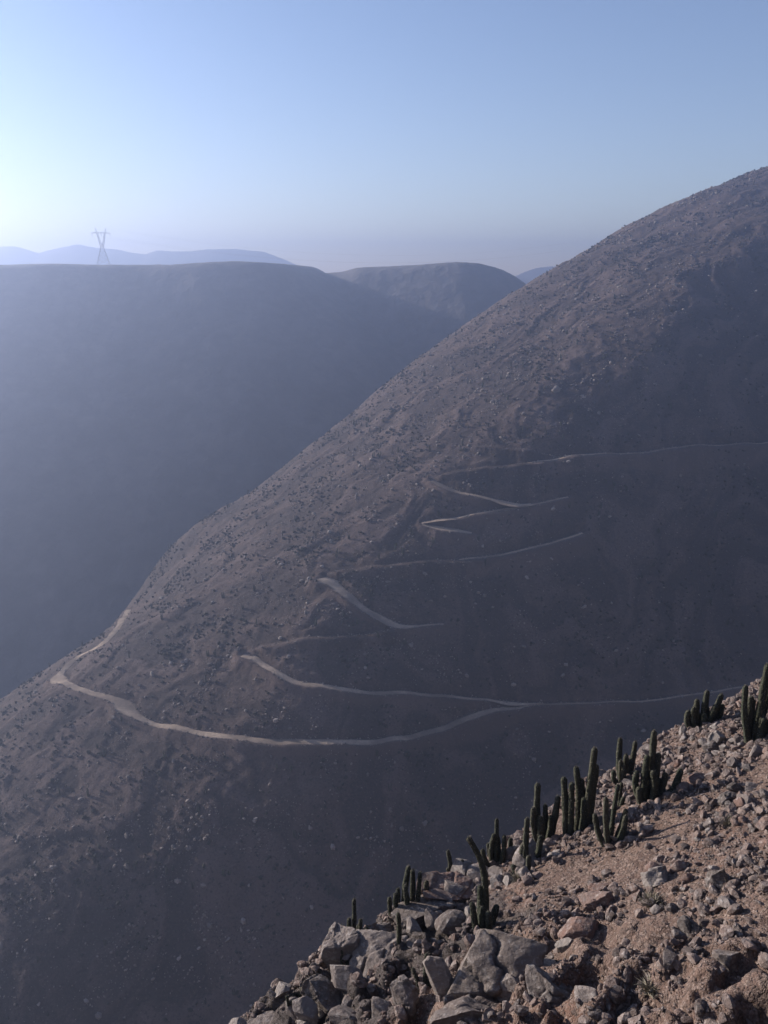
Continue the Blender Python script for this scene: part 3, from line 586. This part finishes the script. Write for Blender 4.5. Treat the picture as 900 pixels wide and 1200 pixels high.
def scatter(name, mat, P, S, sub, r, nvar=24, squash=(.45, .9), rise=.15, smooth=False):
    """many small rocks in ONE mesh"""
    var = []
    for k in range(nvar):
        var.append(rock_verts(sub, r, (1., r.uniform(.6, .95), r.uniform(*squash)), 7 if sub > 1 else 3))
    f0 = ICO[sub][1]; nv = len(ICO[sub][0]); n = len(P)
    A = np.stack(var)[r.integers(0, nvar, n)]
    a = r.uniform(0, 6.28, n); b = r.normal(0, .45, n)
    ca, sa, cb, sb = np.cos(a)[:, None], np.sin(a)[:, None], np.cos(b)[:, None], np.sin(b)[:, None]
    x, y, z = A[..., 0], A[..., 1], A[..., 2]
    x, z = x * cb + z * sb, -x * sb + z * cb
    x, y = x * ca - y * sa, x * sa + y * ca
    V = np.stack([x, y, z], -1) * S[:, None, None] + P[:, None, :]
    V[..., 2] += (S * rise)[:, None]
    Fx = (f0[None] + (np.arange(n) * nv)[:, None, None]).reshape(-1, 3)
    o = mesh_obj(name, V.reshape(-1, 3), Fx, mat, smooth=smooth); tag(o, kind='stuff'); return o
# rubble and gravel of the foreground
u = r.uniform(5, 34, 60000); e = r.uniform(-14, .8, 60000); x, y = uv2xy(u, e)
dens = .42 + .9 * fbm(x / 1.8, y / 1.8, 91, 3) + .30 * sstep(18, 22, u) * sstep(-6.5, -3, e) + .15 * sstep(14, 10, u)
keep = (r.random(len(x)) < dens) & (x / y < .66) & (x / y > -.3)
x, y, u = x[keep], y[keep], u[keep]
S = .045 * (1 / np.maximum(r.random(len(x)), .02)) ** .62
S = np.minimum(S, .30)
P = np.stack([x, y, fg_z(x, y)], 1)
bigm = S > .10
scatter('rubble', RUBBLE, P[bigm][:9000], S[bigm][:9000], 2, r)
scatter('gravel', RUBBLE, P[~bigm][:26000], S[~bigm][:26000], 1, r)

# ------------------------------------------------------------------ cacti
def tube(path, rad, ribs=7, seg=None, samples=14):
    P = np.asarray(path, float)
    L = np.r_[0, np.cumsum(np.linalg.norm(np.diff(P, axis=0), axis=1))]
    t = np.linspace(0, L[-1], samples)
    if len(P) > 2:                                       # smooth the polyline
        for _ in range(2):
            Q = [P[0]]
            for a, b in zip(P[:-1], P[1:]): Q += [a * .75 + b * .25, a * .25 + b * .75]
            P = np.array(Q + [P[-1]])
        L = np.r_[0, np.cumsum(np.linalg.norm(np.diff(P, axis=0), axis=1))]; t = np.linspace(0, L[-1], samples)
    C = np.stack([np.interp(t, L, P[:, k]) for k in range(3)], 1)
    # rounded tip
    end = C[-1] + (C[-1] - C[-2]) / np.linalg.norm(C[-1] - C[-2]) * rad * .0
    T = np.gradient(C, axis=0); T /= np.linalg.norm(T, axis=1, keepdims=True)
    ref = np.array([.3, 1., .05]); seg = seg or ribs * 2
    ph = np.arange(seg) * 2 * np.pi / seg
    V = []
    rows = []
    for i in range(samples):
        f = t[i] / L[-1]
        rr = rad * (.72 + .28 * min(1, f / .18)) * (1 + .05 * math.sin(i * 2.1 + L[-1] * 9)) * (1 - .22 * f * f) * (1 + .06 * math.sin(i * 1.3 + L[-1] * 5))
        rows.append((C[i], T[i], rr))
    tipd = T[-1]
    for q in (.35, .65, .88): rows.append((C[-1] + tipd * rows[samples - 1][2] * q * 1.1, tipd, rows[samples - 1][2] * math.sqrt(1 - q * q)))
    for c, tt, rr in rows:
        a = np.cross(tt, ref); a /= np.linalg.norm(a); b = np.cross(tt, a)
        rad_ = rr * (1 + (.16 if seg == ribs * 2 else 0) * np.where(np.arange(seg) % 2 == 0, 1, -1))
        V.append(c + np.outer(np.cos(ph) * rad_, a) + np.outer(np.sin(ph) * rad_, b))
    n = len(rows); V = np.concatenate(V + [(rows[-1][0] + tipd * rad * .1)[None], C[:1]])
    F = []
    for i in range(n - 1):
        for j in range(seg):
            F.append((i * seg + j, i * seg + (j + 1) % seg, (i + 1) * seg + (j + 1) % seg, (i + 1) * seg + j))
    for j in range(seg):
        F.append(((n - 1) * seg + j, (n - 1) * seg + (j + 1) % seg, n * seg)); F.append(((j + 1) % seg, j, n * seg + 1))
    return V, F
def spined(o, path, rad):
    me = o.data; me.materials.append(SPINE)
    nv = len(me.vertices); base = np.empty(nv * 3, np.float32); me.vertices.foreach_get('co', base); base = base.reshape(-1, 3)
    polys = [tuple(p.vertices) for p in me.polygons]
    nr = np.empty(nv * 3, np.float32); me.vertices.foreach_get('normal', nr); nr = nr.reshape(-1, 3)
    n = int(min(420, 60 + 150 * np.linalg.norm(path[-1] - path[0])))
    V = []; F = []
    for i in np.random.default_rng(nv + n).integers(0, nv, n):
        j = (i + 14) % nv; f = random.random()
        p = base[i] * (1 - f) + base[j] * f if np.linalg.norm(base[i] - base[j]) < .4 else base[i]
        d = nr[i] + np.array([random.gauss(0, .5) for _ in range(3)]); d /= np.linalg.norm(d) + 1e-9
        q = np.cross(d, (.3, .5, .8)); q /= np.linalg.norm(q) + 1e-9
        L = random.uniform(.025, .075); k = nv + len(V)
        V += [p - q * .004, p + q * .004, p + d * L]; F.append((k, k + 1, k + 2))
    m2 = bpy.data.meshes.new(o.name); m2.from_pydata([tuple(v) for v in base] + [tuple(v) for v in V], [], polys + F)
    for mm in (CACT, SPINE): m2.materials.append(mm)
    m2.polygons.foreach_set('use_smooth', np.ones(len(m2.polygons), bool))
    m2.polygons.foreach_set('material_index', np.r_[np.zeros(len(polys)), np.ones(len(F))].astype(np.int32)); m2.update()
    o.data = m2; bpy.data.meshes.remove(me)
for x, y, rad, stems, lab in CACTI:
    z = float(fg_z(x, y)) - .12
    root = empty('columnar_cactus', (x, y, z))
    if lab.startswith('dark cactus clump'): root.scale = (1.2, 1.2, 1.22)
    tag(root, lab, 'cactus', 'columnar cacti on the stony slope')
    hmax = max(q[-1][2] for q in stems)
    for q in range(random.randint(1, 3) if hmax > .9 else 0):
        a_ = random.uniform(0, 6.28); d_ = random.uniform(.16, .34) * (1 if hmax > 1.3 else .7); h_ = hmax * random.uniform(.25, .55)
        stems.append([(.05 * math.cos(a_), .05 * math.sin(a_), 0.), (d_ * math.cos(a_), d_ * math.sin(a_), h_ * .3), (d_ * 1.15 * math.cos(a_), d_ * 1.15 * math.sin(a_), h_)])
    tall = max(range(len(stems)), key=lambda q: stems[q][-1][2])
    for k, st in enumerate(stems):
        st = np.array(st) ; st[:, 2] += .12 * (np.arange(len(st)) > 0)
        st[0, 2] = -.15
        # root of each stem starts near its own foot
        rr = rad * random.uniform(.76, 1.02)
        jx, jy = random.gauss(0, .05), random.gauss(0, .05); st[-1, 0] += jx; st[-1, 1] += jy; st[1, 0] += random.gauss(0, .025)
        V, F = tube(st, rr, ribs=random.choice((6, 7, 7, 8)))
        spined(mesh_obj('trunk' if k == tall else 'arm', V, F, CACT, root), st, rr)
# dry brush tufts on the foreground
def brush(name, n, size, r):
    V = []; F = []
    for k in range(n):
        d = r.normal(size=3); d[2] = abs(d[2]) * .7 + .15; d /= np.linalg.norm(d)
        b = r.normal(size=3) * .12 * size; b[2] = 0
        tip = b + d * size * r.uniform(.5, 1.)
        mid = (b + tip) / 2 + r.normal(size=3) * .06 * size
        s = np.cross(d, r.normal(size=3)); s /= np.linalg.norm(s); w = .009 + .006 * r.random()
        i = len(V)
        V += [b - s * w, b + s * w, mid + s * w * .8, mid - s * w * .8, tip]
        F += [(i, i + 1, i + 2, i + 3), (i + 3, i + 2, i + 4)]
    return mesh_obj(name, V, F, STRAW)
r = np.random.default_rng(31)
for bx, by, s, lab in BRUSH:
    o = brush('dry_shrub', 260, s, r); o.location = (bx, by, float(fg_z(bx, by)) - .03); tag(o, lab, 'shrub')

# ------------------------------------------------------------------ life and rocks on the main hill
def visible(x, y):
    z = hill_z(x, y); e = 2.
    nx = -(hill_z(x + e, y) - hill_z(x - e, y)) / (2 * e); ny = -(hill_z(x, y + e) - hill_z(x, y - e)) / (2 * e)
    facing = (-x * nx - y * ny - z) / np.sqrt(x * x + y * y + z * z) / np.sqrt(nx * nx + ny * ny + 1)
    yy = y * .963 - z * .2696; inx = np.abs(x / yy) < .50; iny = np.abs((y * .2696 + z * .963) / yy) < .64
    return (facing > .012) & inx & iny, z
r = np.random.default_rng(8)
x = r.uniform(-330, 428, 160000); y = r.uniform(255, 890, 160000)
vis, z = visible(x, y); rd = road_dist(x, y)
ridge_d = np.exp(-((x + 40 - (y - 400) * .55) / 130) ** 2)            # stonier along the spur
dens = (.06 + .85 * ridge_d) * (.12 + 1.6 * sstep(-.1, .6, fbm(x / 20, y / 20, 70, 3)))
keep = vis & (r.random(len(x)) < dens) & (rd > 4.2)
x, y, z = x[keep], y[keep], z[keep]
ex_ = []
for k_, (rx, ry, rz, rw) in strands.items():
    j = r.integers(2, len(rx) - 2, int(len(rx) * 1.1)); tx, ty = rx[j + 1] - rx[j - 1], ry[j + 1] - ry[j - 1]; L_ = np.hypot(tx, ty) + 1e-9
    o_ = (rw[j] / 2 + r.normal(.25, .55, len(j))) * r.choice([-1, 1], len(j))
    ex_.append(np.stack([rx[j] - ty / L_ * o_, ry[j] + tx / L_ * o_], 1))
ex_ = np.concatenate(ex_); n_road = len(ex_)
x = np.r_[x, ex_[:, 0]]; y = np.r_[y, ex_[:, 1]]; z = np.r_[z, hill_z(ex_[:, 0], ex_[:, 1])]
S = np.minimum(.42 * (1 / np.maximum(r.random(len(x)), .002)) ** .40, 2.8)
S[-n_road:] = np.minimum(S[-n_road:] * .8, 1.1)
scatter('hillside_rocks', HROCK, np.stack([x, y, z], 1), S, 1, r, rise=.25)
for bx, by, s, lab in HILL_BOULDERS:
    o = mesh_obj('boulder', rock_verts(4, r, (s, s * .8, s * .8), 9, .06), ICO[4][1], PALE)
    o.location = (bx, by, float(hill_z(bx, by)) + s * .25); tag(o, lab, 'boulder')
# scrub: uncountable low dark bushes
x = r.uniform(-330, 428, 60000); y = r.uniform(255, 890, 60000)
vis, z = visible(x, y); rd = road_dist(x, y)
dens = .60 * (.14 + 1.6 * sstep(-.1, .55, fbm(x / 30, y / 30, 75, 3)))
keep = vis & (r.random(len(x)) < dens) & (rd > 4.5)
x, y, z = x[keep], y[keep], z[keep]
print('scrub', len(x)); o = scatter('low_scrub', SCRUB, np.stack([x, y, z], 1), r.uniform(.7, 1.3, len(x)) * (1 + 1.1 * r.random(len(x)) ** 4), 2, r, squash=(.6, 1.0), rise=.3)
# cacti of the hillside: six shapes, each copy an object of its own
hp = []
for k in range(7):
    n = int(r.integers(2, 7)); V = []; F = []
    for j in range(n):
        a = r.uniform(0, 6.28); q = r.uniform(.15, .6); h = r.uniform(1.3, 3.0) if j else 3.
        st = [(.05 * math.cos(a), .05 * math.sin(a), -.2), (q * math.cos(a), q * math.sin(a), .35 * h), (q * 1.15 * math.cos(a), q * 1.15 * math.sin(a), h)]
        v, f = tube(st, .17, ribs=6, seg=6, samples=5); i = sum(len(w) for w in V)
        V.append(v); F += [tuple(w + i for w in ff) for ff in f]
    hp.append(mesh_obj('hillside_cactus', np.concatenate(V), F, FARCACT))
x = r.uniform(-330, 428, 40000); y = r.uniform(255, 890, 40000)
vis, z = visible(x, y); rd = road_dist(x, y)
grow = sstep(-.15, .45, fbm(x / 60, y / 60, 80, 3))
mid = np.exp(-((z + 105) / 60) ** 2) * np.exp(-((x - 60) / 130) ** 2) * 2.2 + .5
keep = vis & (rd > 5) & (r.random(len(x)) < .06 * (.2 + grow) * mid)
x, y, z = x[keep], y[keep], z[keep]
idx = np.argsort(np.sqrt(x * x + y * y + z * z) * r.uniform(.6, 1.4, len(x)))
used = set()
def zone(x, y, z):
    if z < -222: return 'small dark cactus standing on the slope below the lowest road', 'cacti below the lowest road'
    if z < -150: return 'small dark cactus among the rocks between the lower switchbacks', 'cacti between the lower switchbacks'
    if z < -100: return 'small dark cactus near the upper switchbacks of the dirt road', 'cacti near the upper switchbacks'
    return 'small dark cactus high on the hill above all the road switchbacks', 'cacti high on the hill above the road'
for c, i in enumerate(idx[:265]):
    k = int(r.integers(len(hp))); p = hp[k]
    if k in used: o = p.copy(); COL.objects.link(o)
    else: o = p; used.add(k)
    s = r.uniform(.8, 1.35)
    o.location = (x[i], y[i], z[i]); o.scale = (s * 1.5, s * 1.5, s); o.rotation_euler = (0, 0, r.uniform(0, 6.28))
    lab, grp = zone(x[i], y[i], z[i]); tag(o, lab, 'cactus', grp)
for k, p in enumerate(hp):
    if k not in used: bpy.data.objects.remove(p)

# ------------------------------------------------------------------ pylon on the plateau and its cables
def bars(segs, rad):
    V = []; F = []
    for a, b in segs:
        a, b = np.array(a, float), np.array(b, float); d = (b - a) / np.linalg.norm(b - a)
        s = np.cross(d, (0, 0, 1) if abs(d[2]) < .9 else (0, 1, 0)); s /= np.linalg.norm(s); q = np.cross(d, s)
        i = len(V)
        for c in (a, b):
            for m, n_ in ((1, 1), (-1, 1), (-1, -1), (1, -1)): V.append(c + s * rad * m + q * rad * n_)
        F += [(i, i+1, i+5, i+4), (i+1, i+2, i+6, i+5), (i+2, i+3, i+7, i+6), (i+3, i, i+4, i+7), (i+3, i+2, i+1, i), (i+4, i+5, i+6, i+7)]
    return V, F
TX, TY = -356., 1128.
tz = float(far_fn(np.array([TX]), np.array([TY]))[0]) - .5
py_root = empty('power_pylon', (TX, TY, tz), math.radians(12))
tag(py_root, 'grey steel lattice transmission pylon with a wide crossarm on the plateau rim', 'pylon')
def lattice(z0, z1, w0, w1, n, c0=0., c1=0.):
    S = []
    for k in range(n):
        fa, fb = k / n, (k + 1) / n
        za, zb = z0 + (z1 - z0) * fa, z0 + (z1 - z0) * fb
        wa, wb = w0 + (w1 - w0) * fa, w0 + (w1 - w0) * fb
        ca, cb = c0 + (c1 - c0) * fa, c0 + (c1 - c0) * fb
        pa = [(ca + sx * wa, sy * wa, za) for sx, sy in ((1, 1), (-1, 1), (-1, -1), (1, -1))]
        pb = [(cb + sx * wb, sy * wb, zb) for sx, sy in ((1, 1), (-1, 1), (-1, -1), (1, -1))]
        for i in range(4): S += [(pa[i], pb[(i + 1) % 4]), (pb[i], pb[(i + 1) % 4]), (pa[(i + 1) % 4], pb[i])]
    return S
for sx, sy in ((1, 1), (-1, 1), (-1, -1), (1, -1)):
    mesh_obj('leg', *bars([((sx * 7.8, sy * 7.8, 0), (sx * 1.7, sy * 1.7, 22))], .12), STEEL, py_root, False)
mesh_obj('lattice_body', *bars(lattice(1, 22, 7.5, 1.7, 4), .08), STEEL, py_root, False)
for s in (-1, 1):
    mesh_obj('upper_frame', *bars(lattice(22, 38.5, 1.2, .9, 4, s * .8, s * 4.6) + [((s * 1.9, 1.2, 22), (s * 5.4, .9, 38.5)), ((s * 1.9, -1.2, 22), (s * 5.4, -.9, 38.5)), ((-s * .3, 1.2, 22), (s * 3.7, .9, 38.5))], .09), STEEL, py_root, False)
    mesh_obj('earth_wire_peak', *bars([((s * 4., 0, 39.6), (s * 6.8, 0, 45.5)), ((s * 5.8, 0, 39.6), (s * 6.8, 0, 45.5)), ((s * 4.6, .8, 39.6), (s * 6.8, 0, 45.5))], .11), STEEL, py_root, False)
xa = [(q, 0.9 if abs(q) < 9 else .2) for q in np.linspace(-11.5, 11.5, 13)]
sg = []
for (a, wa), (b, wb) in zip(xa[:-1], xa[1:]):
    for sy in (1, -1): sg += [((a, sy * wa, 38.5), (b, sy * wb, 38.5)), ((a, sy * wa * .6, 39.9 if abs(a) < 9 else 39), (b, sy * wb * .6, 39.9 if abs(b) < 9 else 39)), ((a, sy * wa, 38.5), (b, sy * wb * .6, 39.9 if abs(b) < 9 else 39))]
mesh_obj('crossarm', *bars(sg, .10), STEEL, py_root, False)
for q in (-10.8, 0, 10.8):
    mesh_obj('insulator_string', *bars([((q, 0, 38.5), (q, 0, 34.8))], .16), GLASS, py_root, False)
end = (300., 1480., 36.)
for n_, (q, h) in enumerate(((-10.8, 34.8), (0, 34.8), (10.8, 34.8), (-6.8, 45.5), (6.8, 45.5))):
    ca, sa = math.cos(math.radians(12)), math.sin(math.radians(12))
    a = np.array([TX + q * ca, TY + q * sa, tz + h]); b = np.array([end[0] + q * .3, end[1] + q, end[2] + h - 34])
    t = np.linspace(0, 1, 30)[:, None]; C = a + (b - a) * t; C[:, 2] -= 26 * 4 * (t * (1 - t))[:, 0]
    V, F = bars(list(zip(C[:-1], C[1:])), .022)
    o = mesh_obj('power_cable', V, F, WIRE, None, False)
    tag(o, 'thin grey power cable sagging away to the right from the pylon', 'cable', 'cables hung from the pylon')

# ------------------------------------------------------------------ air
bm = bmesh.new(); bmesh.ops.create_cube(bm, size=1.)
me = bpy.data.meshes.new('haze'); bm.to_mesh(me); bm.free()
hz = bpy.data.objects.new('haze', me); COL.objects.link(hz)
x0, x1, y0, y1, z0, z1 = -3500., 3500., -200., 4000., -363., 132.
hz.location = ((x0 + x1) / 2, (y0 + y1) / 2, (z0 + z1) / 2); hz.scale = (x1 - x0, y1 - y0, z1 - z0)
m = bpy.data.materials.new('haze_air'); m.use_nodes = True; t = m.node_tree; t.nodes.clear()
o_ = t.nodes.new('ShaderNodeOutputMaterial'); v_ = t.nodes.new('ShaderNodeVolumePrincipled')
v_.inputs['Color'].default_value = HAZE_COL; v_.inputs['Density'].default_value = HAZE_D; v_.inputs['Anisotropy'].default_value = HAZE_G
t.links.new(v_.outputs[0], o_.inputs['Volume'])
me.materials.append(m); tag(hz, kind='stuff')

# ------------------------------------------------------------------ sun, sky, camera
w = bpy.data.worlds.new('World'); scene.world = w; w.use_nodes = True
nt = w.node_tree; bg = nt.nodes['Background']
sky = nt.nodes.new('ShaderNodeTexSky'); sky.sky_type = 'NISHITA'; sky.sun_disc = False
sky.sun_elevation = math.radians(SUN_ELEV); sky.sun_rotation = math.radians(-SUN_LEFT)
sky.altitude = 900; sky.air_density = SKY_AIR; sky.dust_density = SKY_DUST; sky.ozone_density = SKY_OZ
tint = nt.nodes.new('ShaderNodeMix'); tint.data_type = 'RGBA'; tint.blend_type = 'MULTIPLY'; tint.inputs[0].default_value = 1
nt.links.new(sky.outputs[0], tint.inputs[6]); tint.inputs[7].default_value = SKY_TINT      # the camera's cool white balance
nt.links.new(tint.outputs[2], bg.inputs['Color']); bg.inputs['Strength'].default_value = SKY_S
sl = bpy.data.lights.new('sun', 'SUN'); sl.energy = SUN_S; sl.angle = math.radians(.55); sl.color = (1., .93, .85)
so = bpy.data.objects.new('sun', sl); COL.objects.link(so)
e, a = math.radians(SUN_ELEV), math.radians(SUN_LEFT)
so.rotation_euler = Vector((-math.sin(a) * math.cos(e), math.cos(a) * math.cos(e), math.sin(e))).to_track_quat('Z', 'Y').to_euler()
so.location = (-60, 40, 60)
cd = bpy.data.cameras.new('camera'); co = bpy.data.objects.new('camera', cd); COL.objects.link(co)
cd.sensor_fit = 'VERTICAL'; cd.sensor_height = 24.; cd.lens = 24. * 1000. / 1200.
cd.clip_start = .1; cd.clip_end = 20000
co.rotation_euler = (math.pi / 2 - math.atan(.280), 0, 0)
scene.camera = co
scene.view_settings.view_transform = 'Standard'; scene.view_settings.look = 'None'
scene.view_settings.exposure = EXPO; scene.view_settings.gamma = 1
cy = scene.cycles
cy.use_denoising = True
try: cy.denoiser = 'OPENIMAGEDENOISE'
except Exception: pass
cy.max_bounces = 5; cy.diffuse_bounces = 2; cy.glossy_bounces = 1; cy.volume_bounces = VB; cy.transmission_bounces = 1
cy.use_adaptive_sampling = True; cy.adaptive_threshold = .015
